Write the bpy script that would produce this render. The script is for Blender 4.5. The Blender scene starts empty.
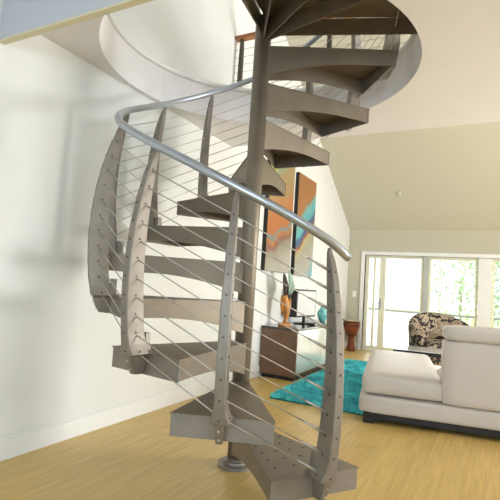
import bpy, bmesh, math, random
from mathutils import Vector, Matrix, noise
random.seed(7)
C = bpy.context.scene.collection
PI = math.pi
def R(d): return math.radians(d)
def S(r, g, b):                      # display rgb 0..255 -> linear
    f = lambda c: (c/255/12.92) if c/255 <= .04045 else ((c/255+.055)/1.055)**2.4
    return (f(r), f(g), f(b), 1)

# ------------------------------------------------------------------ materials
def mat(name, col, rough=.5, metal=0, nscale=None, namp=.06, bump=0, spec=.5, coat=0, bscale=None):
    m = bpy.data.materials.new(name); m.use_nodes = True
    nt = m.node_tree; b = nt.nodes['Principled BSDF']
    b.inputs['Base Color'].default_value = col
    b.inputs['Roughness'].default_value = rough
    b.inputs['Metallic'].default_value = metal
    b.inputs['Specular IOR Level'].default_value = spec
    b.inputs['Coat Weight'].default_value = coat
    if nscale:
        tc = nt.nodes.new('ShaderNodeTexCoord'); n = nt.nodes.new('ShaderNodeTexNoise')
        n.inputs['Scale'].default_value = nscale; n.inputs['Detail'].default_value = 5
        nt.links.new(tc.outputs['Object'], n.inputs['Vector'])
        r = nt.nodes.new('ShaderNodeValToRGB')
        r.color_ramp.elements[0].position = .3; r.color_ramp.elements[1].position = .7
        r.color_ramp.elements[0].color = tuple(c*(1-namp) for c in col[:3])+(1,)
        r.color_ramp.elements[1].color = tuple(min(1, c*(1+namp)) for c in col[:3])+(1,)
        nt.links.new(n.outputs['Fac'], r.inputs['Fac']); nt.links.new(r.outputs['Color'], b.inputs['Base Color'])
        if bump:
            n2 = n
            if bscale:
                n2 = nt.nodes.new('ShaderNodeTexNoise'); n2.inputs['Scale'].default_value = bscale
                nt.links.new(tc.outputs['Object'], n2.inputs['Vector'])
            bp = nt.nodes.new('ShaderNodeBump'); bp.inputs['Strength'].default_value = bump; bp.inputs['Distance'].default_value = .01
            nt.links.new(n2.outputs['Fac'], bp.inputs['Height']); nt.links.new(bp.outputs['Normal'], b.inputs['Normal'])
    return m

def floor_mat():
    m = bpy.data.materials.new('oak_planks'); m.use_nodes = True
    nt = m.node_tree; b = nt.nodes['Principled BSDF']; N = nt.nodes.new; L = nt.links.new
    tc = N('ShaderNodeTexCoord'); mp = N('ShaderNodeMapping'); mp.inputs['Rotation'].default_value = (0, 0, R(90))
    L(tc.outputs['Object'], mp.inputs['Vector'])
    br = N('ShaderNodeTexBrick'); br.offset = .37; br.inputs['Scale'].default_value = 1
    br.inputs['Brick Width'].default_value = 1.25; br.inputs['Row Height'].default_value = .19
    br.inputs['Mortar Size'].default_value = .0022; br.inputs['Mortar Smooth'].default_value = .3
    br.inputs['Color1'].default_value = S(216, 184, 112); br.inputs['Color2'].default_value = S(204, 172, 102)
    br.inputs['Mortar'].default_value = S(214, 186, 126)
    L(mp.outputs['Vector'], br.inputs['Vector'])
    mp2 = N('ShaderNodeMapping'); mp2.inputs['Scale'].default_value = (26, 1.6, 1); L(tc.outputs['Object'], mp2.inputs['Vector'])
    n = N('ShaderNodeTexNoise'); n.inputs['Scale'].default_value = 1.5; n.inputs['Detail'].default_value = 6; L(mp2.outputs['Vector'], n.inputs['Vector'])
    r = N('ShaderNodeValToRGB'); r.color_ramp.elements[0].color = (.84, .83, .8, 1); r.color_ramp.elements[1].color = (1.08, 1.08, 1.08, 1)
    r.color_ramp.elements[0].position = .3; r.color_ramp.elements[1].position = .7
    L(n.outputs['Fac'], r.inputs['Fac'])
    mx = N('ShaderNodeMix'); mx.data_type = 'RGBA'; mx.blend_type = 'MULTIPLY'; mx.inputs['Factor'].default_value = 1
    L(br.outputs['Color'], mx.inputs[6]); L(r.outputs['Color'], mx.inputs[7]); L(mx.outputs[2], b.inputs['Base Color'])
    b.inputs['Roughness'].default_value = .38; b.inputs['Specular IOR Level'].default_value = .45
    return m

def glass_mat():
    m = bpy.data.materials.new('window_glass'); m.use_nodes = True
    nt = m.node_tree; nt.nodes.remove(nt.nodes['Principled BSDF']); N = nt.nodes.new; L = nt.links.new
    t = N('ShaderNodeBsdfTransparent'); g = N('ShaderNodeBsdfGlossy'); g.inputs['Roughness'].default_value = .02
    lw = N('ShaderNodeFresnel'); lw.inputs['IOR'].default_value = 1.3
    mx = N('ShaderNodeMixShader'); L(lw.outputs['Fac'], mx.inputs['Fac']); L(t.outputs[0], mx.inputs[1]); L(g.outputs[0], mx.inputs[2])
    L(mx.outputs[0], nt.nodes['Material Output'].inputs['Surface'])
    return m

def ramp_mat(name, stops, du, dv, off, nscale, namp, rough=.6):
    """abstract canvas: a colour ramp along a noise-warped diagonal of the object's own Y/Z"""
    m = bpy.data.materials.new(name); m.use_nodes = True
    nt = m.node_tree; b = nt.nodes['Principled BSDF']; N = nt.nodes.new; L = nt.links.new
    tc = N('ShaderNodeTexCoord'); sp = N('ShaderNodeSeparateXYZ'); L(tc.outputs['Object'], sp.inputs[0])
    def mth(op, a, c):
        x = N('ShaderNodeMath'); x.operation = op
        for i, v in enumerate((a, c)):
            if isinstance(v, (int, float)): x.inputs[i].default_value = v
            else: L(v, x.inputs[i])
        return x.outputs[0]
    n = N('ShaderNodeTexNoise'); n.inputs['Scale'].default_value = nscale; n.inputs['Detail'].default_value = 3; L(tc.outputs['Object'], n.inputs['Vector'])
    w = mth('ADD', mth('MULTIPLY', sp.outputs['Y'], du), mth('MULTIPLY', sp.outputs['Z'], dv))
    w = mth('ADD', w, mth('MULTIPLY', mth('SUBTRACT', n.outputs['Fac'], .5), namp))
    w = mth('ADD', w, off)
    r = N('ShaderNodeValToRGB'); cr = r.color_ramp
    cr.elements[0].position = stops[0][0]; cr.elements[0].color = stops[0][1]
    cr.elements[1].position = stops[-1][0]; cr.elements[1].color = stops[-1][1]
    for p, c in stops[1:-1]:
        e = cr.elements.new(p); e.color = c
    L(w, r.inputs['Fac']); L(r.outputs['Color'], b.inputs['Base Color']); b.inputs['Roughness'].default_value = rough
    return m

def pattern_mat():
    m = bpy.data.materials.new('floral_fabric'); m.use_nodes = True
    nt = m.node_tree; b = nt.nodes['Principled BSDF']; N = nt.nodes.new; L = nt.links.new
    tc = N('ShaderNodeTexCoord'); n = N('ShaderNodeTexNoise'); n.inputs['Scale'].default_value = 9; n.inputs['Detail'].default_value = 2.5
    n.inputs['Distortion'].default_value = 1.2
    L(tc.outputs['Object'], n.inputs['Vector'])
    r = N('ShaderNodeValToRGB'); cr = r.color_ramp; cr.interpolation = 'EASE'
    cr.elements[0].position = .38; cr.elements[0].color = S(150, 126, 104)
    cr.elements[1].position = .44; cr.elements[1].color = S(188, 174, 152)
    e = cr.elements.new(.485); e.color = S(170, 150, 128)
    e = cr.elements.new(.505); e.color = S(44, 40, 38)
    e = cr.elements.new(.62); e.color = S(34, 32, 32)
    e = cr.elements.new(.66); e.color = S(130, 112, 94)
    L(n.outputs['Fac'], r.inputs['Fac']); L(r.outputs['Color'], b.inputs['Base Color']); b.inputs['Roughness'].default_value = .85
    return m

M = dict(
    wall=mat('white_wall_paint', S(228, 228, 224), .75, nscale=3, namp=.015, bump=.05, bscale=160),
    beige=mat('beige_wall_paint', S(194, 189, 170), .8, nscale=3, namp=.015, bump=.05, bscale=160),
    ceil=mat('ceiling_paint', S(228, 224, 224), .85, nscale=3, namp=.012, bump=.05, bscale=160),
    vault=mat('vault_paint', S(204, 200, 182), .85, nscale=3, namp=.012, bump=.05, bscale=160),
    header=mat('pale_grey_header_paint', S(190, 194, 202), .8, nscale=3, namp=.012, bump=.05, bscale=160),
    trim=mat('white_trim', S(236, 236, 234), .45, nscale=5, namp=.01),
    soffit=mat('header_soffit', S(214, 204, 172), .7, nscale=5, namp=.01),
    floor=floor_mat(), glass=glass_mat(),
    steel=mat('brushed_grey_brown_steel', S(138, 130, 120), .5, .5, nscale=9, namp=.10),
    tread=mat('taupe_painted_steel', S(130, 119, 104), .48, .45, nscale=7, namp=.10),
    dark=mat('dark_bronze_steel', S(84, 77, 68), .45, .5, nscale=8, namp=.10),
    dot=mat('tread_hole_dark', S(58, 50, 42), .7, nscale=20),
    rail=mat('satin_aluminium_tube', S(176, 182, 192), .3, .8, nscale=12, namp=.05),
    cable=mat('stainless_cable', S(190, 186, 178), .3, .8, nscale=30, namp=.04),
    wood=mat('orange_wood_cap', S(166, 104, 56), .45, nscale=10, namp=.2),
    console=mat('brown_wood_veneer', S(112, 82, 62), .45, nscale=6, namp=.15),
    gloss=mat('white_gloss_front', S(228, 228, 216), .06, nscale=4, namp=.01, coat=1.0),
    ctop=mat('dark_gloss_top', S(66, 58, 52), .12, nscale=4, coat=.4),
    black=mat('black_plastic', S(24, 22, 22), .4, nscale=6),
    screen=mat('pale_screen', S(206, 204, 202), .3, nscale=4, namp=.01),
    leather=mat('white_leather', S(208, 201, 195), .5, nscale=4, namp=.02, bump=.12, bscale=60),
    sofabase=mat('black_sofa_base', S(26, 24, 24), .5, nscale=6),
    rug=mat('teal_rug_base', S(20, 108, 112), .95, nscale=14, namp=.3),
    pile=mat('teal_shag_pile', S(102, 228, 250), .95, nscale=9, namp=.45),
    fabric=pattern_mat(),
    tabletop=mat('white_table_top', S(240, 240, 238), .12, nscale=3, namp=.01, coat=.6),
    drum=mat('red_brown_drum_wood', S(138, 70, 40), .45, nscale=9, namp=.25),
    rope=mat('dark_rope', S(74, 44, 30), .8, nscale=40),
    skin=mat('pale_drum_skin', S(212, 196, 166), .6, nscale=8),
    vase=mat('honey_wood_vase', S(184, 124, 58), .4, nscale=8, namp=.3),
    leafd=mat('dark_dried_leaf', S(50, 38, 30), .7, nscale=12, namp=.3),
    leafp=mat('pale_green_leaf', S(150, 178, 160), .6, nscale=12, namp=.2),
    teal=mat('teal_glazed_vase', S(110, 186, 184), .2, nscale=16, namp=.35, coat=.3),
    canvas=mat('black_canvas_edge', S(22, 20, 20), .6, nscale=10),
    plate=mat('white_plastic', S(238, 236, 226), .4, nscale=8, namp=.01),
    porch=mat('white_porch_paint', S(238, 240, 238), .6, nscale=3, namp=.01),
    porchrail=mat('grey_porch_rail', S(92, 96, 92), .5, nscale=6),
    deck=mat('pale_concrete', S(222, 222, 216), .8, nscale=3, namp=.04),
    grass=mat('lawn_green', S(120, 150, 80), .95, nscale=1.5, namp=.25),
    leaf=mat('tree_leaf_green', S(176, 198, 164), .7, nscale=.7, namp=.25),
    hedge=mat('hedge_leaf_green', S(140, 176, 130), .7, nscale=2, namp=.3),
    bark=mat('grey_bark', S(170, 160, 148), .9, nscale=6, namp=.3),
    frame=mat('grey_door_mullion', S(186, 188, 182), .5, nscale=6, namp=.02),
    yframe=mat('cream_door_frame', S(232, 230, 206), .5, nscale=6, namp=.02),
)
def canvas_ramp(c): return [(p, S(*k)) for p, k in c]
M['paint_a'] = ramp_mat('abstract_canvas_tan', canvas_ramp([(.0, (136, 136, 92)), (.06, (176, 168, 70)), (.11, (126, 146, 120)), (.17, (150, 132, 90)), (.34, (160, 124, 80)),
    (.46, (172, 106, 54)), (.56, (168, 100, 48)), (.6, (96, 124, 120)), (.64, (172, 110, 58)), (.72, (124, 80, 60)), (.77, (140, 128, 108)), (.9, (156, 150, 134)), (1, (166, 160, 144))]), .30, -.60, .98, 2.2, .42)
M['paint_b'] = ramp_mat('abstract_canvas_teal', canvas_ramp([(.0, (150, 102, 60)), (.3, (158, 108, 62)), (.35, (104, 164, 160)), (.43, (88, 160, 164)), (.46, (70, 84, 124)),
    (.50, (64, 92, 124)), (.53, (150, 72, 50)), (.57, (172, 158, 104)), (.66, (152, 148, 128)), (.86, (166, 160, 146)), (.94, (124, 162, 164)), (1, (112, 164, 172))]), .42, -.50, .86, 2.0, .2)

# ------------------------------------------------------------------ mesh helpers
def obj(name, bm, m, parent=None, loc=None, smooth=False, bevel=0, seg=2, subsurf=0):
    me = bpy.data.meshes.new(name)
    bmesh.ops.recalc_face_normals(bm, faces=bm.faces[:]); bm.to_mesh(me); bm.free()
    if isinstance(m, (list, tuple)):
        for k in m: me.materials.append(k)
    else: me.materials.append(m)
    o = bpy.data.objects.new(name, me); C.objects.link(o)
    if parent: o.parent = parent
    if loc: o.location = loc
    if smooth:
        for p in me.polygons: p.use_smooth = True
    if bevel:
        b = o.modifiers.new('bevel', 'BEVEL'); b.width = bevel; b.segments = seg; b.limit_method = 'ANGLE'; b.angle_limit = R(40)
    if subsurf:
        s = o.modifiers.new('sub', 'SUBSURF'); s.levels = subsurf; s.render_levels = subsurf
    return o
def tag(o, label, cat, group=None, kind=None):
    o['label'] = label; o['category'] = cat
    if group: o['group'] = group
    if kind: o['kind'] = kind
    return o
def thing(name, label, cat, loc=(0, 0, 0), rz=0, group=None):
    o = bpy.data.objects.new(name, None); C.objects.link(o); o.empty_display_size = .1
    o.location = loc; o.rotation_euler = (0, 0, rz)
    return tag(o, label, cat, group)
def struct(name, bm, m, label, cat, **k):
    o = obj(name, bm, m, **k); o['kind'] = 'structure'; o['label'] = label; o['category'] = cat
    return o
def NB(): return bmesh.new()
def box(bm, x0, x1, y0, y1, z0, z1, mtx=None, mi=0):
    vs = [bm.verts.new((x, y, z)) for x in (x0, x1) for y in (y0, y1) for z in (z0, z1)]
    if mtx is not None:
        for v in vs: v.co = mtx @ v.co
    for q in ((0, 1, 3, 2), (4, 6, 7, 5), (0, 4, 5, 1), (2, 3, 7, 6), (0, 2, 6, 4), (1, 5, 7, 3)):
        f = bm.faces.new([vs[i] for i in q]); f.material_index = mi
    return vs
def bx(*a, **k):
    bm = NB(); box(bm, *a, **k); return bm
def tube(bm, pts, r, n=10, cap=True):
    pts = [Vector(p) for p in pts]; rings = []
    rs = r if isinstance(r, (list, tuple)) else [r]*len(pts)
    up = Vector((0, 0, 1)); prev = None
    for i, p in enumerate(pts):
        t = (pts[min(i+1, len(pts)-1)]-pts[max(i-1, 0)]).normalized()
        if prev is None:
            a = t.cross(up if abs(t.z) < .95 else Vector((1, 0, 0))).normalized()
        else:
            a = (prev-t*prev.dot(t)).normalized()
        b = t.cross(a); prev = a
        rings.append([bm.verts.new(p+(a*math.cos(2*PI*k/n)+b*math.sin(2*PI*k/n))*rs[i]) for k in range(n)])
    for A, B in zip(rings, rings[1:]):
        for k in range(n): bm.faces.new((A[k], A[(k+1) % n], B[(k+1) % n], B[k]))
    if cap:
        bm.faces.new(rings[0][::-1]); bm.faces.new(rings[-1])
def tb(pts, r, n=10):
    bm = NB(); tube(bm, pts, r, n); return bm
def lathe(bm, prof, n=32, cx=0, cy=0):
    rings = []
    for r, z in prof:
        if r < 1e-5: rings.append([bm.verts.new((cx, cy, z))])
        else: rings.append([bm.verts.new((cx+r*math.cos(2*PI*k/n), cy+r*math.sin(2*PI*k/n), z)) for k in range(n)])
    for A, B in zip(rings, rings[1:]):
        for k in range(n):
            j = (k+1) % n
            if len(A) == 1 and len(B) == 1: continue
            if len(A) == 1: bm.faces.new((A[0], B[j], B[k]))
            elif len(B) == 1: bm.faces.new((A[k], A[j], B[0]))
            else: bm.faces.new((A[k], A[j], B[j], B[k]))
    if len(rings[0]) > 1: bm.faces.new(rings[0][::-1])
    if len(rings[-1]) > 1: bm.faces.new(rings[-1])
def lt(prof, n=32, cx=0, cy=0):
    bm = NB(); lathe(bm, prof, n, cx, cy); return bm
def prism(bm, pts, axis, a0, a1):
    """polygon pts (2-D) extruded along axis between a0 and a1"""
    def P(p, a): return (a, p[0], p[1]) if axis == 'x' else ((p[0], a, p[1]) if axis == 'y' else (p[0], p[1], a))
    A = [bm.verts.new(P(p, a0)) for p in pts]; B = [bm.verts.new(P(p, a1)) for p in pts]
    bm.faces.new(A); bm.faces.new(B[::-1]); n = len(pts)
    for i in range(n): bm.faces.new((A[i], B[i], B[(i+1) % n], A[(i+1) % n]))
def pillow(bm, x0, x1, y0, y1, z0, z1, r=.05, bul=.02, n=10):
    """soft upholstered block: rounded box with bulged faces"""
    cx, cy, cz = (x0+x1)/2, (y0+y1)/2, (z0+z1)/2; hx, hy, hz = (x1-x0)/2, (y1-y0)/2, (z1-z0)/2
    r = min(r, hx, hy, hz)
    bmesh.ops.create_cube(bm, size=2)
    bmesh.ops.subdivide_edges(bm, edges=bm.edges[:], cuts=n, use_grid_fill=True)
    vs = bm.verts[:]
    for v in vs:
        u = Vector([math.copysign(abs(c)**.55, c) if abs(c) < .999 else c for c in v.co])
        p = Vector((u.x*hx, u.y*hy, u.z*hz))
        q = Vector((max(-hx+r, min(hx-r, p.x)), max(-hy+r, min(hy-r, p.y)), max(-hz+r, min(hz-r, p.z))))
        d = p-q
        if d.length > 1e-6: p = q+d.normalized()*r
        if abs(v.co.z) > .999: p.z += math.copysign(bul*(1-u.x**2)*(1-u.y**2), v.co.z)
        if abs(v.co.y) > .999: p.y += math.copysign(bul*.5*(1-u.x**2)*(1-u.z**2), v.co.y)
        if abs(v.co.x) > .999: p.x += math.copysign(bul*.5*(1-u.y**2)*(1-u.z**2), v.co.x)
        v.co = p+Vector((cx, cy, cz))
def pl(*a, **k):
    bm = NB(); pillow(bm, *a, **k); return bm

# ------------------------------------------------------------------ numbers of the place (metres)
WX = -2.68          # left wall
FY = 9.42           # far wall
CZ = 2.748          # low ceiling
LZ = 3.05           # loft floor
CE = 4.42           # edge of the loft
HY0, HY1, HZ = 1.61, 1.645, 2.571   # header beam
RX = 4.6; BY = -3.4
VS = .61            # slope of the vault
def vault(y): return 2.45+VS*(FY-y)
PX, PY = -1.470, 2.741              # staircase pole

# ------------------------------------------------------------------ setting
struct('floor', bx(WX-.15, RX+.15, BY-.15, FY+.15, -.12, 0), M['floor'], 'pale oak plank floor', 'floor')
YR = 3.0
bm = NB(); prism(bm, [(BY-.15, -.02), (FY+.15, -.02), (FY+.15, vault(FY+.15)+.05), (YR, vault(YR)+.05), (HY0-.1, vault(YR)-.4), (BY-.15, vault(YR)-.4)], 'x', WX-.15, WX)
struct('wall_left', bm, M['wall'], 'long white wall on the left with a sloped top', 'wall')
bm = NB(); prism(bm, [(BY-.15, 2.6), (FY+.15, 2.3), (FY+.15, vault(FY+.15)+.05), (YR, vault(YR)+.05), (HY0-.1, vault(YR)-.4), (BY-.15, vault(YR)-.4)], 'x', RX, RX+.15)
box(bm, RX, RX+.15, BY-.15, FY+.15, -.02, .5)
for a in ((BY-.15, -2.6), (-1.0, 4.6), (6.7, FY+.15)): box(bm, RX, RX+.15, a[0], a[1], .5, 2.6)
box(bm, RX, RX+.15, -2.6, -1.0, 2.0, 2.6)
struct('wall_right', bm, M['wall'], 'white wall on the right with two unseen window openings added for light', 'wall')
struct('added_window_1', bx(RX+.07, RX+.076, -2.6, -1.0, .5, 2.0), M['glass'], 'glass of an unseen side window added in the front room', 'window')  # unseen window put in to light the left wall and spare the header
struct('added_window_2', bx(RX+.07, RX+.076, 4.6, 6.7, .5, 2.6), M['glass'], 'glass of an unseen side window added in the living room', 'window')  # unseen opening, sized for the light it gives the left wall
# vault
bm = NB(); prism(bm, [(FY+.15, vault(FY+.15)), (YR, vault(YR)), (YR, vault(YR)+.12), (FY+.15, vault(FY+.15)+.12)], 'x', WX, RX)
struct('ceiling_vault', bm, M['vault'], 'beige vaulted ceiling sloping down to the far windows', 'ceiling')
bm = NB(); prism(bm, [(YR, vault(YR)), (HY0, vault(YR)-.25), (HY0, vault(YR)-.1), (YR, vault(YR)+.12)], 'x', WX, RX)
struct('ceiling_loft', bm, M['wall'], 'white ceiling above the loft', 'ceiling')
# low ceiling slab with the round hole
HXc, HYc, HR = PX-.062, PY+.088, 1.108
bm = NB(); n = 96
def sq(ang):
    c, s = math.cos(ang), math.sin(ang); t = 1e9
    if c > 1e-9: t = min(t, (RX-HXc)/c)
    if c < -1e-9: t = min(t, (WX-HXc)/c)
    if s > 1e-9: t = min(t, (CE-HYc)/s)
    if s < -1e-9: t = min(t, (HY0+.02-HYc)/s)
    return (HXc+c*t, HYc+s*t)
angs = sorted([2*PI*k/n for k in range(n)]+[math.atan2(y-HYc, x-HXc) % (2*PI) for x in (WX, RX) for y in (HY0+.02, CE)])
IN, OUT = [], []
for z in (CZ, LZ):
    IN.append([bm.verts.new((HXc+HR*math.cos(a), HYc+HR*math.sin(a), z)) for a in angs])
    OUT.append([bm.verts.new((*sq(a), z)) for a in angs])
k = len(angs)
for i in range(k):
    j = (i+1) % k
    bm.faces.new((IN[0][i], IN[0][j], OUT[0][j], OUT[0][i])); bm.faces.new((IN[1][i], OUT[1][i], OUT[1][j], IN[1][j]))
    bm.faces.new((IN[0][i], IN[1][i], IN[1][j], IN[0][j])); bm.faces.new((OUT[0][i], OUT[0][j], OUT[1][j], OUT[1][i]))
struct('ceiling', bm, M['ceil'], 'low pale ceiling with a round hole for the stair', 'ceiling')
bm = NB(); tube(bm, [(HXc+(HR+.0)*math.cos(2*PI*i/96), HYc+(HR+.0)*math.sin(2*PI*i/96), LZ+.012) for i in range(97)], .024, 10, False)
struct('trim_1', bm, M['trim'], 'white rounded rim around the upper edge of the round hole', 'trim', smooth=True)
# header between the front room and the stair hall
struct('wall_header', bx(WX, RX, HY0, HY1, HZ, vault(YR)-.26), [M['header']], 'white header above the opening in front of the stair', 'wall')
struct('trim_2', bx(WX, RX, HY0-.002, HY1+.004, HZ-.012, HZ), M['soffit'], 'cream strip under the header', 'trim')
struct('ceiling_front', bx(WX, RX, BY, HY0, 3.5, 3.6), M['ceil'], 'ceiling of the front room', 'ceiling')
# back wall with an added window opening that lets in fill light
bm = NB()
for a in ((WX, -1.0, 0, 3.5), (2.5, RX, 0, 3.5), (-1.0, 2.5, 0, .9), (-1.0, 2.5, 2.3, 3.5)): box(bm, a[0], a[1], BY-.15, BY, a[2], a[3])
struct('wall_back', bm, M['wall'], 'white wall behind the viewer with an added window opening', 'wall')
struct('added_window_3', bx(-1.0, 2.5, BY-.08, BY-.074, .9, 2.3), M['glass'], 'glass of an unseen window added behind the viewer', 'window')  # unseen window, sized to limit the light on the header
# far wall with opening
OX0, OX1, OZ = -2.33, 3.9, 1.94
bm = NB(); box(bm, WX, OX0, FY, FY+.15, 0, 2.5); box(bm, OX1, RX, FY, FY+.15, 0, 2.5); box(bm, OX0, OX1, FY, FY+.15, OZ, 2.5)
struct('wall_far', bm, M['beige'], 'beige far wall with wide glass doors', 'wall')
# baseboards
bm = NB(); box(bm, WX, WX+.016, BY, FY-.001, 0, .125); box(bm, WX, WX+.011, BY, FY-.001, .125, .138)
struct('baseboard_left', bm, M['trim'], 'white baseboard along the left wall', 'baseboard', bevel=.003)
struct('baseboard_far', bx(WX+.02, OX0-.09, FY-.016, FY, 0, .13), M['trim'], 'white baseboard on the far wall', 'baseboard', bevel=.003)
# casing of the far opening
bm = NB(); box(bm, OX0-.075, OX0, FY-.025, FY+.15, 0, OZ+.07); box(bm, OX1, OX1+.08, FY-.025, FY+.15, 0, OZ+.07); box(bm, OX0, OX1, FY-.025, FY+.15, OZ, OZ+.07)
box(bm, OX0, OX1, FY+.02, FY+.13, 0, .035)
struct('trim_3', bm, M['trim'], 'white casing around the far glass doors', 'trim', bevel=.004)
def glazed(name, x0, x1, fm, fw, label, y=FY+.05, mid=None, grp=None):
    bm = NB()
    box(bm, x0, x0+fw, y, y+.05, .036, OZ-.002); box(bm, x1-fw, x1, y, y+.05, .036, OZ-.002)
    box(bm, x0+fw, x1-fw, y, y+.05, .036, .10); box(bm, x0+fw, x1-fw, y, y+.05, OZ-.06, OZ-.002)
    if mid: box(bm, mid-.025, mid+.025, y+.005, y+.045, .10, OZ-.06)
    o = struct(name, bm, fm, label, 'glass door', bevel=.004)
    p = obj('pane', bx(x0+fw, x1-fw, y+.02, y+.026, .10, OZ-.06), M['glass'], o)
    return o
d1 = glazed('door_1', -2.325, -1.965, M['yframe'], .075, 'narrow glazed door leaf with a handle at the left end of the far doors', mid=-2.14)
bm = NB(); box(bm, -2.015, -1.99, FY+.035, FY+.05, .86, 1.06); tube(bm, [(-2.002, FY+.035, .97), (-2.002, FY-.01, .97), (-2.09, FY-.012, .97)], .009, 8)
obj('door_handle', bm, M['rail'], d1)
glazed('door_2', -1.96, -1.20, M['yframe'], .05, 'large clear glass panel left of the grey mullion')
struct('trim_4', bx(-1.195, -1.105, FY+.03, FY+.12, .036, OZ-.002), M['frame'], 'grey mullion post between the far glass panels', 'mullion', bevel=.004)
glazed('door_3', -1.10, -.24, M['yframe'], .045, 'clear glass panel with trees behind it')
struct('trim_5', bx(-.235, -.02, FY+.01, FY+.13, .036, OZ-.002), M['trim'], 'wide white post right of the tree view', 'post', bevel=.004)
glazed('door_4', -.015, 1.2, M['yframe'], .05, 'glass panel at the right edge of the view')
struct('trim_6', bx(1.205, 1.40, FY+.02, FY+.13, .036, OZ-.002), M['trim'], 'white post beyond the right edge', 'post', bevel=.004)
glazed('door_5', 1.405, 3.89, M['yframe'], .05, 'wide glass panel beyond the right edge')
# wall fittings
def plate(name, label, cat, bm, sub):
    o = obj(name, bm, M['plate'], bevel=.003); tag(o, label, cat)
    if sub: obj(sub[0], sub[1], M['trim'], o, bevel=.001)
    return o
plate('light_switch', 'white light switch plate on the beige far wall above the drum', 'light switch', bx(-2.555, -2.485, FY-.009, FY-.0005, 1.06, 1.18), ('rocker', bx(-2.537, -2.503, FY-.013, FY-.009, 1.085, 1.155)))
plate('light_switch', 'white light switch plate on the left wall near the far corner', 'light switch', bx(WX+.0005, WX+.009, 8.99, 9.07, 1.08, 1.20), ('rocker', bx(WX+.009, WX+.013, 9.01, 9.05, 1.105, 1.175)))
bm = NB(); lathe(bm, [(.055, 0), (.06, .012), (.05, .035), (.0, .04)], 24)
bmesh.ops.rotate(bm, verts=bm.verts, cent=(0, 0, 0), matrix=Matrix.Rotation(R(90), 3, 'Y'))
o = obj('motion_sensor', bm, M['plate'], loc=(WX-.002, 9.28, 2.15), smooth=True); tag(o, 'small white round sensor high on the wall by the far corner', 'sensor')
bm = NB(); lathe(bm, [(.05, 0), (.055, -.012), (.04, -.025), (0, -.028)], 24)
o = obj('smoke_detector', bm, M['vault'], loc=(-1.55, 8.5, vault(8.5)-.001), smooth=True); o.rotation_euler = (-math.atan(VS), 0, 0)
tag(o, 'small round beige detector on the sloped ceiling', 'smoke detector')

# ------------------------------------------------------------------ spiral staircase
A0, DA, TR, Z0, RISE, HW = -37.06, -28.99, .898, .299, .255, 16.0
st = thing('spiral_staircase', 'taupe steel spiral staircase with cable railing rising through the round ceiling hole', 'staircase', (PX, PY, 0))
PR = .0575
o = obj('pole', lt([(PR, .02), (PR, LZ+.02)], 40), M['tread'], st, smooth=False)
for p in o.data.polygons: p.use_smooth = abs(p.normal.z) < .5
bm = NB(); lathe(bm, [(.118, .0005), (.118, .018), (.112, .022), (PR+.022, .022), (PR+.02, .035), (PR+.002, .04), (PR+.002, .05)], 40)
o = obj('base_plate', bm, M['steel'], st)
def tread_mesh(dots):
    bm = NB(); th = .006
    hw = R(HW); xo, yo = TR*math.cos(hw), TR*math.sin(hw); xi, yi = PR*.55, PR*.86
    NS = 12
    def hgt(t): return .108+.10*(max(0, 1-t/.75))**2
    # cover plate (slight nosing)
    prism(bm, [(xi, -yi-.006), (xo+.012, -yo-.008), (xo+.012, yo+.008), (xi, yi+.006)], 'z', -th, 0)
    for s in (1, -1):
        T = []
        for i in range(NS+1):
            t = i/NS; x = xi+(xo-xi)*t; y = s*(yi+(yo-yi)*t); h = hgt(t)
            nx, ny = (-(yo-yi)*s, (xo-xi)); L_ = math.hypot(nx, ny); nx, ny = nx/L_*.005*s, ny/L_*.005*s
            T.append([bm.verts.new((x, y, -th)), bm.verts.new((x, y, -h)), bm.verts.new((x-nx, y-ny, -h)), bm.verts.new((x-nx, y-ny, -th))])
        for a, b in zip(T, T[1:]):
            for q in range(4): bm.faces.new((a[q], a[(q+1) % 4], b[(q+1) % 4], b[q]))
        bm.faces.new(T[0]); bm.faces.new(T[-1][::-1])
    # angled stiffeners under the cover
    box(bm, .3, .34, -.1, .1, -.03, -th)
    if dots:
        for i in range(5):
            for j in range(4):
                x = .36+.098*i; wdt = (yi+(yo-yi)*(x/xo))*.74; y = -wdt+2*wdt*j/3
                vs = [bm.verts.new((x+.0085*math.cos(2*PI*k/10), y+.0085*math.sin(2*PI*k/10), .0008)) for k in range(10)]
                vb = [bm.verts.new((v.co.x, v.co.y, -.001)) for v in vs]
                f = bm.faces.new(vs); f.material_index = 1
                for k in range(10):
                    f = bm.faces.new((vs[k], vs[(k+1) % 10], vb[(k+1) % 10], vb[k])); f.material_index = 1
    return bm
def end_bm():
    hw = R(HW); xo, yo = TR*math.cos(hw), TR*math.sin(hw)
    bm = NB(); box(bm, xo-.001, xo+.006, -yo-.004, yo+.004, -.112, -.0062); return bm
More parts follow.
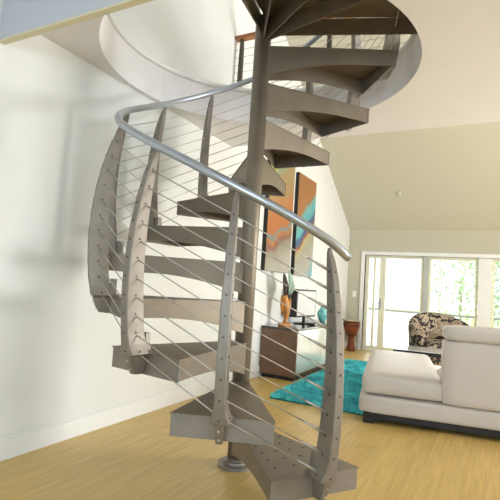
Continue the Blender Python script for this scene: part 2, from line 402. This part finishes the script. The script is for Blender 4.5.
# baluster: closed tapered box bowed outward
PROF = [(-.105, .885, .905, .022), (-.10, .880, .945, .032), (-.06, .878, .968, .038), (-.014, .882, .984, .042), (.0, .884, .992, .100), (.022, .888, .998, .082), (.05, .893, 1.004, .064), (.10, .905, 1.016, .053), (.22, .923, 1.03, .050),
        (.36, .936, 1.036, .049), (.50, .940, 1.032, .047), (.64, .936, 1.018, .045), (.78, .925, .994, .042), (.90, .909, .964, .037), (.98, .897, .936, .031), (1.02, .891, .914, .024), (1.045, .892, .908, .016)]
ENDX = TR*math.cos(R(HW))+.006
def prof_at(z):
    for a, b in zip(PROF, PROF[1:]):
        if a[0] <= z <= b[0]:
            t = (z-a[0])/(b[0]-a[0]); return tuple(a[i]+(b[i]-a[i])*t for i in range(4))
def baluster_bm():
    bm = NB(); rings = []
    for z, r0, r1, w in PROF:
        r0 = max(r0, ENDX+.001) if z < .001 else r0
        r1 = max(r1, r0+.01)
        c = min(.004, w*.3)
        rings.append([bm.verts.new((x, y, z)) for x, y in ((r0, -w/2), (r1-c, -w/2), (r1, -w/2+c), (r1, w/2-c), (r1-c, w/2), (r0, w/2))])
    for a, b in zip(rings, rings[1:]):
        for q in range(6): bm.faces.new((a[q], a[(q+1) % 6], b[(q+1) % 6], b[q]))
    bm.faces.new(rings[0][::-1]); bm.faces.new(rings[-1])
    return bm
def foot_bm():   # flared gusset that hooks over the end of a tread
    bm = NB()
    prism(bm, [(-.055, .001), (.055, .001), (.034, .018), (.023, .05), (.019, .10), (-.019, .10), (-.023, .05), (-.034, .018)], 'x', ENDX-.012, ENDX+.02)
    return bm
NC = 11; CZS = [.015+.0915*i for i in range(NC)]
def stud_bm(h, r, ax):
    bm = NB(); v = bmesh.ops.create_cone(bm, cap_ends=True, segments=10, radius1=r, radius2=r*.8, depth=h)['verts']
    bmesh.ops.rotate(bm, verts=v, cent=(0, 0, 0), matrix=Matrix.Rotation(R(90), 3, ax)); return bm
DANG = {1: 2.2, 2: -.8, 3: -2.4, 4: -1.0, 6: -3.0, 7: -3.5, 8: -4.0, 10: 2.5, 11: 5.0}
DZ = {1: -.008, 4: .012, 5: .016, 7: .008, 8: .006}
def ang_of(k):
    i = math.floor(k); t = k-i
    return A0+DA*(k-1)+DANG.get(i, 0)*(1-t)+DANG.get(i+1, 0)*t
def z_of(k): return Z0+RISE*(k-1)
LIFT = [.07, .07, .042, .02, -.02, -.04, -.048, -.052, -.06, -.06, -.06, -.06, -.06, -.06]     # index = step number
def lift(k):
    k = max(-1, min(12.999, k)); i = int(k); t = k-i
    return LIFT[i]*(1-t)+LIFT[i+1]*t if k > 1 else LIFT[1]
def place(o, k, bal=False):
    o.rotation_euler = (0, 0, R(ang_of(k))); o.location = (0, 0, z_of(k)+DZ.get(k, 0))
    if bal: o.scale = (1+(.01 if k in (4, 5) else 0), 1, (1.068+lift(k))/1.068)
    elif k == 1: o.scale = (1.02, 1.02, 1)
t1 = obj('tread', tread_mesh(True), [M['tread'], M['dot']], st); place(t1, 1)
e1 = obj('end_plate', end_bm(), M['steel'], t1)
t2 = obj('tread', tread_mesh(False), M['tread'], st); place(t2, 2)
e2 = e1.copy(); C.objects.link(e2); e2.parent = t2
for k in range(3, 12):
    t = t2.copy(); C.objects.link(t); t.parent = st; place(t, k)
    e = e1.copy(); C.objects.link(e); e.parent = t
b1 = obj('baluster', baluster_bm(), M['steel'], st, bevel=.002); place(b1, 1, True)
f1 = obj('foot', foot_bm(), M['steel'], b1, bevel=.003)
def copy_child(src, parent):
    c = src.copy(); C.objects.link(c); c.parent = parent; return c
bolt0 = obj('bolt', stud_bm(.008, .006, 'Y'), M['cable'], b1); bolt0.location = (prof_at(-.035)[2]+.002, 0, -.035)
c = copy_child(bolt0, b1); c.location = (prof_at(-.078)[2]+.002, 0, -.078)
rv0 = None
for zz in CZS:
    pr = prof_at(zz)
    if rv0 is None: rv0 = q = obj('rivet', stud_bm(.003, .0055, 'Y'), M['dark'], b1)
    else: q = copy_child(rv0, b1)
    q.location = (pr[2]+.0012, 0, zz)
gr0 = None
for zz in CZS:
    pr = prof_at(zz)
    for sd in (1, -1):
        if gr0 is None: gr0 = q = obj('grommet', stud_bm(.004, .006, 'X'), M['dark'], b1)
        else: q = copy_child(gr0, b1)
        q.location = ((pr[1]+pr[2])/2, sd*(pr[3]/2+.001), zz)
for k in range(2, 13):
    b = b1.copy(); C.objects.link(b); b.parent = st; place(b, k, True)
    if k == 12: b.location.z = LZ+.135
    copy_child(f1, b)
    if k <= 4:
        for ch in [x for x in b1.children if x.name.startswith(('bolt', 'grommet', 'rivet'))]: copy_child(ch, b)
# handrail
pts = []
t0, tend, RR = -.27, 11.15, .902
for i in range(131):
    t = t0+(tend-t0)*i/130; a = R(ang_of(t+1) if t > 0 else A0+DA*t+2.2)
    rr = RR+.022*math.exp(-((t-3.3)/1.1)**2)
    pts.append((rr*math.cos(a), rr*math.sin(a), Z0+RISE*t+1.068+lift(t+1)))
hr = obj('handrail', tb(pts, .0235, 14), M['rail'], st, smooth=True)
d = (Vector(pts[0])-Vector(pts[1])).normalized()
obj('end_cap', tb([Vector(pts[0])+d*.0005, Vector(pts[0])+d*.006], .0225, 14), M['steel'], hr)
# cables
def cpt(k, zo):
    a = R(ang_of(k)); pr = prof_at(zo); r = (pr[1]+pr[2])/2*(1.01 if k in (4, 5) else 1)
    return Vector((r*math.cos(a), r*math.sin(a), z_of(k)+DZ.get(k, 0)+zo*(1.068+lift(k))/1.068))
for zo in CZS:
    c = obj('cable', tb([cpt(k, zo) for k in range(1, 13)], .0033, 6), M['cable'], st, smooth=True)
    p, q = cpt(1, zo), cpt(2, zo); d = (q-p).normalized()
    obj('cable_fitting', tb([p+d*.008, p+d*.095, p+d*.102, p+d*.15], [.0075, .0075, .0055, .005], 8), M['cable'], c, smooth=True)
# landing
LA0, LA1, LR = 20, -82, 1.085
arc = [(LR*math.cos(R(LA1+(LA0-LA1)*i/18)), LR*math.sin(R(LA1+(LA0-LA1)*i/18))) for i in range(19)]
bm = NB(); prism(bm, [(0.02, -.02)]+arc, 'z', LZ+.012, LZ+.024)
land = obj('landing_plate', bm, M['tread'], st)
def edge_plate(ang, r0, r1, z0, z1, th=.008):
    return bx(r0, r1, -th/2, th/2, z0, z1, mtx=Matrix.Rotation(R(ang), 4, 'Z'))
obj('fascia', edge_plate(LA0, PR, LR, LZ-.105, LZ+.012), M['tread'], land)
obj('fascia', edge_plate(LA1, PR, LR, LZ-.105, LZ+.012), M['tread'], land)
bm = NB(); pts = [(LR*math.cos(R(LA1+(LA0-LA1)*i/18)), LR*math.sin(R(LA1+(LA0-LA1)*i/18))) for i in range(19)]
for (x0, y0), (x1, y1) in zip(pts, pts[1:]):
    k = .992
    vs = [bm.verts.new(p) for p in ((x0, y0, LZ-.09), (x1, y1, LZ-.09), (x1, y1, LZ+.012), (x0, y0, LZ+.012), (x0*k, y0*k, LZ-.09), (x1*k, y1*k, LZ-.09), (x1*k, y1*k, LZ+.012), (x0*k, y0*k, LZ+.012))]
    for q in ((0, 1, 2, 3), (7, 6, 5, 4), (0, 4, 5, 1), (3, 2, 6, 7)): bm.faces.new([vs[i] for i in q])
obj('fascia', bm, M['tread'], land)
for ang in (-6, -31, -57):
    bm = NB(); mt = Matrix.Rotation(R(ang), 4, 'Z')
    prism(bm, [(PR, LZ-.15), (PR, LZ+.012), (LR-.02, LZ+.012), (LR-.02, LZ-.03)], 'y', -.004, .004)
    box(bm, PR, LR-.02, -.02, .02, LZ+.004, LZ+.0118)
    bmesh.ops.transform(bm, matrix=mt, verts=bm.verts)
    obj('rib', bm, M['steel'], land)
bm = NB(); prism(bm, [(PR+.002, LZ+.02), (PR+.05, LZ+.02), (PR+.17, LZ+.5), (PR+.12, LZ+1.0), (PR+.08, LZ+1.0), (PR+.12, LZ+.5)], 'y', -.016, .016)
bmesh.ops.transform(bm, matrix=Matrix.Rotation(R(-104), 4, 'Z'), verts=bm.verts)
obj('landing_post', bm, M['steel'], st, bevel=.003)

# loft guard rail at the loft's edge
g = thing('loft_guard_rail', 'wood-capped cable guard rail along the loft edge seen through the hole', 'railing', (0, CE-.07, LZ))
obj('wood_cap', bx(WX+.004, 3.2, -.045, .045, .925, .965), M['wood'], g, bevel=.008)
for i, x in enumerate((-2.60, -1.55, -.5, .55, 1.6, 2.65)):
    bm = NB(); rings = []
    for z, w in ((0, .05), (.02, .05), (.021, .035), (.25, .04), (.5, .05), (.75, .042), (.925, .032)):
        rings.append([bm.verts.new((x+sx*w/2, sy*.02, z)) for sx, sy in ((-1, -1), (1, -1), (1, 1), (-1, 1))])
    for a, b in zip(rings, rings[1:]):
        for q in range(4): bm.faces.new((a[q], a[(q+1) % 4], b[(q+1) % 4], b[q]))
    bm.faces.new(rings[0][::-1]); bm.faces.new(rings[-1])
    obj('post', bm, M['dark'], g, bevel=.002)
for i in range(9):
    obj('cable', tb([(WX+.002, 0, .09+.09*i), (3.2, 0, .09+.09*i)], .003, 6), M['cable'], g)

# ------------------------------------------------------------------ paintings
def painting(y0, y1, z0, z1, m, label):
    t = thing('canvas_painting', label, 'painting', (WX+.0005, (y0+y1)/2, (z0+z1)/2), 0, 'abstract canvases on the left wall')
    h, v = (y1-y0)/2, (z1-z0)/2
    obj('stretcher', bx(0, .058, -h, h, -v, v), M['canvas'], t, bevel=.003)
    bm = NB(); box(bm, .058, .0605, -h+.002, h-.002, 0, 2*v-.004)
    c = obj('canvas', bm, m, t, loc=(0, 0, -v+.002)); return t
painting(5.34, 6.16, 1.38, 2.98, M['paint_a'], 'tall abstract canvas in tan, yellow and orange, nearer the staircase pole')
painting(6.34, 7.10, 1.37, 2.93, M['paint_b'], 'tall abstract canvas with a teal diagonal stripe on orange, right of its pair')

# ------------------------------------------------------------------ console and what stands on it
KY0, KY1, KX1, KH = 5.46, 7.45, -2.165, .66
t = thing('console_cabinet', 'low brown wooden console with glossy white doors under the canvases', 'cabinet', ((WX+KX1)/2, (KY0+KY1)/2, 0))
def K(bmf, name, m, parent=t, **k):
    bmesh.ops.translate(bmf, verts=bmf.verts, vec=(-(WX+KX1)/2, -(KY0+KY1)/2, 0)); return obj(name, bmf, m, parent, **k)
bm = NB(); box(bm, WX+.02, KX1, KY0, KY0+.03, .05, KH-.03); box(bm, WX+.02, KX1, KY1-.03, KY1, .05, KH-.03); box(bm, WX+.02, WX+.04, KY0+.03, KY1-.03, .05, KH-.03)
box(bm, WX+.04, KX1-.02, KY0+.03, KY1-.03, .05, .08)
K(bm, 'carcass', M['console'], bevel=.002)
K(bx(WX+.02, KX1+.005, KY0-.004, KY1+.004, KH-.03, KH), 'top', M['ctop'], bevel=.003)
K(bx(WX+.04, KX1-.03, KY0+.03, KY1-.03, 0, .05), 'plinth', M['black'])
nd = 4; w = (KY1-KY0-.06)/nd
for i in range(nd):
    y0 = KY0+.03+w*i
    d = K(bx(KX1-.02, KX1-.001, y0+.004, y0+w-.004, .085, KH-.034), 'door', M['gloss'], bevel=.002)
# carved wooden vase with leaves
vz = KH
t = thing('wooden_vase', 'twisted honey-coloured wooden vase with leaves on the near end of the console', 'vase', (-2.44, 5.68, vz))
bm = NB(); lathe(bm, [(.085, 0), (.09, .012), (.085, .03), (.05, .045), (.025, .055)], 28)
obj('base', bm, M['vase'], t, smooth=True)
bm = NB(); pts = []; rs = []
for i in range(15):
    u = i/14; pts.append((.015*math.sin(u*5), .02*math.sin(u*3.5)-.02*u, .05+.36*u)); rs.append([.026, .024, .026, .032, .038, .043, .047, .05, .053, .056, .057, .056, .052, .046, .04][i])
tube(bm, pts, rs, 16)
for i in range(3):
    tube(bm, [(.03*math.cos(2*i), .05*math.sin(2*i+.4), .16), (.045*math.cos(2*i), .065*math.sin(2*i+.4), .28), (.05*math.cos(2*i), .09*math.sin(2*i+.4), .38)], [.016, .022, .008], 10)
obj('body', bm, M['vase'], t, smooth=True)
def leaf_bm(pts, ws, tdir):
    bm = NB(); td = Vector(tdir).normalized(); A = []
    for p, w in zip(pts, ws):
        p = Vector(p); A.append([bm.verts.new(p+td*w+Vector((.012, 0, 0))*(w > .02)), bm.verts.new(p+Vector((.008, 0, 0))), bm.verts.new(p-td*w), bm.verts.new(p-Vector((.008, 0, 0)))])
    for a, b in zip(A, A[1:]):
        for q in range(4): bm.faces.new((a[q], a[(q+1) % 4], b[(q+1) % 4], b[q]))
    bm.faces.new(A[0]); bm.faces.new(A[-1][::-1]); return bm
obj('dark_leaf', leaf_bm([(0, .03, .38), (0, 0, .45), (0, -.05, .54), (0, -.10, .64), (0, -.12, .70)], [.06, .09, .075, .045, .004], (0, 1, .3)), M['leafd'], t, smooth=True)
obj('dark_leaf', leaf_bm([(.01, .05, .38), (.01, .06, .44), (.01, .09, .50), (.01, .14, .55)], [.04, .06, .04, .004], (0, 1, -.4)), M['leafd'], t, smooth=True)
obj('pale_leaf', leaf_bm([(.02, .05, .42), (.02, .06, .50), (.02, .08, .58), (.02, .04, .67), (.02, .0, .74)], [.02, .05, .065, .05, .004], (0, 1, .2)), M['leafp'], t, smooth=True)
obj('pale_leaf', leaf_bm([(.03, .08, .42), (.03, .12, .47), (.03, .15, .53), (.03, .13, .60)], [.015, .04, .04, .004], (0, 1, .2)), M['leafp'], t, smooth=True)
# screen
t = thing('framed_screen', 'black-framed pale screen on a small foot standing on the console', 'screen', (-2.40, 6.36, KH), R(-7))
bm = NB(); box(bm, -.15, 0, -.30, .30, .10, .50)
obj('housing', bm, M['black'], t, bevel=.006)
obj('display', bx(0, .003, -.276, .276, .125, .476), M['screen'], t)
bm = NB(); tube(bm, [(-.035, 0, .012), (-.035, 0, .11)], .022, 12); obj('neck', bm, M['black'], t)
bm = NB(); box(bm, -.13, .05, -.14, .14, 0, .014); obj('foot', bm, M['black'], t, bevel=.005)
t = thing('media_box', 'flat black box lying on the console in front of the screen', 'media box', (-2.225, 6.28, KH))
obj('case', bx(-.055, .055, -.17, .17, .004, .036), M['black'], t, bevel=.004)
obj('front_panel', bx(.055, .057, -.15, .15, .01, .03), M['ctop'], t)
o = obj('teal_vase', lt([(.035, 0), (.06, .03), (.085, .10), (.08, .16), (.045, .21), (.03, .235), (.036, .25), (.028, .25), (.02, .22)], 28), M['teal'], loc=(-2.40, 7.10, KH), smooth=True)
tag(o, 'round mottled teal vase beside the screen', 'vase')

# ------------------------------------------------------------------ djembe
t = thing('djembe_drum', 'red-brown goblet-shaped hand drum standing in the far corner', 'drum', (-2.45, 9.08, 0))
obj('body', lt([(.085, 0), (.09, .02), (.075, .12), (.062, .22), (.066, .28), (.10, .34), (.14, .41), (.152, .48), (.15, .585)], 32), M['drum'], t, smooth=True)
obj('drum_head', lt([(.151, .583), (.154, .592), (.145, .602), (0, .604)], 32), M['skin'], t, smooth=True)
for z, r in ((.57, .154), (.50, .155), (.30, .075)):
    obj('rope_ring', tb([(r*math.cos(2*PI*i/32), r*math.sin(2*PI*i/32), z) for i in range(33)], .008, 8), M['rope'], t, smooth=True)
for i in range(14):
    a = 2*PI*i/14; b = a+2*PI/28
    obj('cord', tb([(.156*math.cos(a), .156*math.sin(a), .57), (.158*math.cos(b), .158*math.sin(b), .49), (.108*math.cos(b), .108*math.sin(b), .34), (.078*math.cos(a), .078*math.sin(a), .30)], .003, 5), M['rope'], t)
obj('carry_loop', tb([(-.15, -.02, .58), (-.19, -.04, .61), (-.2, -.04, .56), (-.16, -.03, .50)], .012, 8), M['rope'], t, smooth=True)

# ------------------------------------------------------------------ rug
RX0, RX1, RY0, RY1 = -1.12, .02, -1.55, 1.60
t = thing('shag_rug', 'teal shag rug under the white sofa', 'rug', (-.97, 6.08, 0), R(1.2))
obj('backing', bx(RX0, RX1, RY0, RY1, .0005, .014), M['rug'], t)
bm = NB()
for i in range(22000):
    # denser where it shows
    x = RX0+(RX1-RX0)*random.random(); y = random.uniform(RY0, RY1)
    a = random.uniform(0, 2*PI); h = random.uniform(.025, .05); w = random.uniform(.006, .011); b = random.uniform(.0, .03); q = random.uniform(0, 2*PI)
    c, s = math.cos(a)*w, math.sin(a)*w
    p = (x+b*math.cos(q), y+b*math.sin(q), .012+h)
    v = [bm.verts.new((x+c, y+s, .012)), bm.verts.new((x-s*.8, y+c*.8, .012)), bm.verts.new((x-c, y-s, .012)), bm.verts.new((p[0]-c*.5, p[1]-s*.5, p[2])), bm.verts.new((p[0]+c*.5, p[1]+s*.5, p[2]))]
    bm.faces.new((v[0], v[1], v[4])); bm.faces.new((v[1], v[2], v[3], v[4])); bm.faces.new((v[2], v[0], v[4], v[3]))
pile = obj('pile', bm, M['pile'], t); pile['kind'] = 'stuff'

# ------------------------------------------------------------------ sofa
t = thing('sectional_sofa', 'white leather sectional sofa with chaise, seen from behind', 'sofa', (-1.055, 4.275, 0), R(10.5))
LW, LD = 2.6, 2.05
obj('base', pl(0, LW, .01, .95, .09, .255, r=.035, bul=.004), M['leather'], t, smooth=True)
obj('chaise_base', pl(0, .92, .951, LD, .09, .255, r=.035, bul=.004), M['leather'], t, smooth=True)
obj('chaise_cushion', pl(.015, .735, .012, LD-.02, .256, .44, r=.06, bul=.014), M['leather'], t, smooth=True)
obj('backrest', pl(.705, LW, -.005, .24, .256, .81, r=.03, bul=.005), M['leather'], t, smooth=True)
obj('back_cushion', pl(.708, LW, -.008, .28, .81, .94, r=.042, bul=.012), M['leather'], t, smooth=True)
for i in range(2):
    x0 = .735+.93*i
    obj('seat_cushion', pl(x0, x0+.92, .285, .96, .256, .455, r=.06, bul=.02), M['leather'], t, smooth=True)
obj('plinth', bx(.06, LW-.03, .06, .90, .035, .10), M['sofabase'], t)
obj('chaise_plinth', bx(.06, .86, .901, LD-.05, .035, .10), M['sofabase'], t)
for x, y in ((.04, .03), (LW-.14, .03), (.04, LD-.13), (.78, LD-.13), (LW-.14, .82)):
    obj('foot', bx(x, x+.10, y, y+.10, .001, .0905), M['sofabase'], t, bevel=.004)

# ------------------------------------------------------------------ coffee table
t = thing('coffee_table', 'low white coffee table with a dark rim between sofa and armchair', 'coffee table', (-.70, 6.93, .03), R(8))
obj('top', bx(-.52, .52, -.30, .30, .385, .405), M['tabletop'], t, bevel=.003)
bm = NB()
for a in ((-.53, .53, -.31, -.30), (-.53, .53, .30, .31)): box(bm, a[0], a[1], a[2], a[3], .345, .40)
for a in ((-.53, -.52), (.52, .53)): box(bm, a[0], a[1], -.30, .30, .345, .40)
obj('rim', bm, M['black'], t)
for sx in (-1, 1):
    for sy in (-1, 1):
        obj('leg', bx(sx*.49-.02, sx*.49+.02, sy*.27-.02, sy*.27+.02, -.0155, .385), M['black'], t, bevel=.003)

# ------------------------------------------------------------------ armchair
t = thing('tub_armchair', 'black and cream patterned tub armchair before the far windows', 'armchair', (-.70, 7.95, 0), R(205))
t.scale = (1.12, 1.06, 1.02)
bm = NB(); rings = []
NA = 30
for i in range(NA+1):
    u = i/NA; a = R(-130+260*u)          # open side towards local +y ... shell runs round the back
    ang = a-PI/2
    back = math.cos(a/1.45)**2 if abs(a) < R(130) else 0
    top = .60+.30*max(0, math.cos(a*.69))**1.3
    ro, ri = .43, .33
    ca, sa = math.cos(ang), math.sin(ang)
    prof = [(ro-.04, .14), (ro, .24), (ro+.015, .45), (ro+.03, top-.10), (ro+.025, top-.03), (ro-.01, top), (ri+.03, top-.005), (ri, top-.05), (ri-.01, .45), (ri-.01, .16)]
    rings.append([bm.verts.new((r*ca*1.0, r*sa*.95, z)) for r, z in prof])
for a, b in zip(rings, rings[1:]):
    k = len(a)
    for q in range(k): bm.faces.new((a[q], b[q], b[(q+1) % k], a[(q+1) % k]))
bm.faces.new(rings[0]); bm.faces.new(rings[-1][::-1])
obj('shell', bm, M['fabric'], t, smooth=True, bevel=.0, subsurf=1)
obj('seat_cushion', pl(-.31, .31, -.29, .36, .28, .47, r=.07, bul=.02), M['fabric'], t, smooth=True)
obj('seat_base', pl(-.32, .32, -.30, .34, .14, .278, r=.03, bul=.002), M['fabric'], t, smooth=True)
for x, y in ((-.26, -.22), (.26, -.22), (-.26, .26), (.26, .26)):
    obj('leg', tb([(x, y, .001), (x, y, .16)], [.016, .024], 10), M['black'], t)

# ------------------------------------------------------------------ outdoors
struct('ground', bx(-25, 30, FY+3.2, 45, -.42, -.30), M['grass'], 'green lawn outside', 'ground')
struct('porch_floor', bx(-7, 9, FY+.15, FY+3.2, -.30, -.06), M['deck'], 'pale porch floor outside the glass doors', 'floor')
t = thing('porch_railing', 'white porch railing outside the far glass doors', 'railing', (0, FY+2.1, -.06))
obj('top_rail', bx(-5, 6, -.03, .03, .80, .85), M['porchrail'], t, bevel=.004)
obj('lower_panel', bx(-5, -.72, -.012, .012, .04, .798), M['porch'], t)
for x in (-3.2, -.70, 1.8, 4.3):
    obj('post', bx(x-.045, x+.045, -.045, .045, .0005, .799), M['porch'], t, bevel=.004)
for x in [-.56+.13*i for i in range(17)]:
    obj('picket', bx(x-.012, x+.012, -.012, .012, .0005, .799), M['porch'], t)
def crown(bm, n, cx, cy, cz, rx, rz, ls):
    for i in range(n):
        while True:
            p = Vector((random.uniform(-1, 1), random.uniform(-1, 1), random.uniform(-1, 1)))
            if p.length < 1 and noise.noise(p*2.3+Vector((cx, cy, 0))) > -.15: break
        c = Vector((cx+p.x*rx, cy+p.y*rx, cz+p.z*rz))
        u = Vector((random.gauss(0, 1), random.gauss(0, 1), random.gauss(0, 1))).normalized(); v = u.orthogonal().normalized(); L_ = ls*random.uniform(.6, 1.3)
        vs = [bm.verts.new(c+u*L_), bm.verts.new(c+v*L_*.45), bm.verts.new(c-u*L_), bm.verts.new(c-v*L_*.45)]
        bm.faces.new(vs)
def tree(x, y, h, r, label, n=3200):
    t = thing('garden_tree', label, 'tree', (x, y, -.30), 0, 'trees beyond the porch')
    bm = NB(); tube(bm, [(0, 0, 0), (.06, .02, h*.3), (.0, .05, h*.6), (.1, 0, h*.85)], [.09, .07, .05, .02], 10)
    for k in range(5):
        a = 2*PI*k/5; tube(bm, [(0.04, .04, h*(.38+.06*k)), (r*.5*math.cos(a), r*.5*math.sin(a), h*(.6+.05*k))], [.035, .015], 8)
    obj('trunk', bm, M['bark'], t)
    bm = NB(); crown(bm, n, 0, 0, h*.52, r, h*.48, .13); obj('foliage', bm, M['leaf'], t)
tree(.9, 17.5, 5.2, 1.7, 'leafy pale green tree filling the middle glass panel')
tree(-1.3, 23, 6.0, 1.5, 'smaller distant tree left of the leafy one', 1200)
tree(5.2, 20.5, 5.6, 1.9, 'leafy tree behind the glass at the right edge')
t = thing('garden_hedge', 'low green hedge beyond the porch railing', 'hedge', (1.2, 13.6, -.30))
bm = NB(); crown(bm, 2600, 0, 0, .5, 1.6, .55, .07)
for v in bm.verts: v.co.y *= .3
obj('foliage', bm, M['hedge'], t)
bm = NB()
for i in range(9): tube(bm, [(-1.2+.3*i, 0, 0), (-1.2+.3*i+.05, .05, .7)], [.02, .008], 6)
obj('stem', bm, M['bark'], t)

# ------------------------------------------------------------------ light
def area(name, loc, tgt, sx, sy, e, col):
    l = bpy.data.lights.new(name, 'AREA'); l.shape = 'RECTANGLE'; l.size = sx; l.size_y = sy; l.energy = e; l.color = col
    o = bpy.data.objects.new(name, l); C.objects.link(o); o.location = loc
    o.rotation_euler = (Vector(tgt)-Vector(loc)).to_track_quat('-Z', 'Y').to_euler()
    return o
area('front_fill', (.75, BY+.03, 1.6), (0.3, 3, .6), 3.4, 1.3, 82, (.56, .78, 1.0))  # added fill from behind the viewer, source unseen
area('side_fill_front', (RX-.05, -1.8, 1.25), (-2.7, 1.0, .6), 1.5, 1.4, 50, (.60, .80, 1.0))  # added fill aimed at the left wall, keeping the header dimmer
area('window_daylight_far', (.7, FY+.6, 1.15), (.0, 0, .9), 5.8, 1.8, 60, (1.0, 1.0, .97))
area('loft_fill', (2.8, 4.0, 4.1), (-2.6, 2.3, 3.4), 1.4, 1.2, 95, (.94, .98, 1.0))  # added fill for the loft and the hole's inner wall, no opening there
area('side_fill_living', (RX-.05, 5.6, 1.5), (-2.7, 3.0, .9), 1.9, 1.9, 265, (1.0, 1.0, .97))  # added light from the right, brightens the wall behind the stair
w = bpy.data.worlds.new('sky'); bpy.context.scene.world = w; w.use_nodes = True
bg = w.node_tree.nodes['Background']; bg.inputs['Color'].default_value = (.93, .97, 1.0, 1); bg.inputs['Strength'].default_value = 2.4
s = bpy.data.lights.new('sun', 'SUN'); s.energy = 8; s.angle = R(2); s.color = (1, .95, .86)
so = bpy.data.objects.new('sun', s); C.objects.link(so); so.location = (0, 14, 12); so.rotation_euler = (R(35), R(18), 0)

# ------------------------------------------------------------------ camera
cd = bpy.data.cameras.new('camera'); cam = bpy.data.objects.new('camera', cd); C.objects.link(cam)
cd.sensor_fit = 'HORIZONTAL'; cd.sensor_width = 36; cd.lens = 457.1176632/500*36; cd.clip_start = .02; cd.clip_end = 200
r_ = Vector((0.88236119, 0.46609391, 0.0647703)); u_ = Vector((-0.02324068, -0.0943101, 0.99527156)); f_ = Vector((-0.4699985, 0.87969431, 0.07238323))
m = Matrix((r_, u_, -f_)).transposed().to_4x4(); m.translation = (0, 0, 1.2); cam.matrix_world = m
sc = bpy.context.scene; sc.camera = cam
sc.view_settings.view_transform = 'Standard'; sc.view_settings.look = 'None'; sc.view_settings.gamma = 1; sc.view_settings.exposure = 0.31
sc.view_settings.use_curve_mapping = False
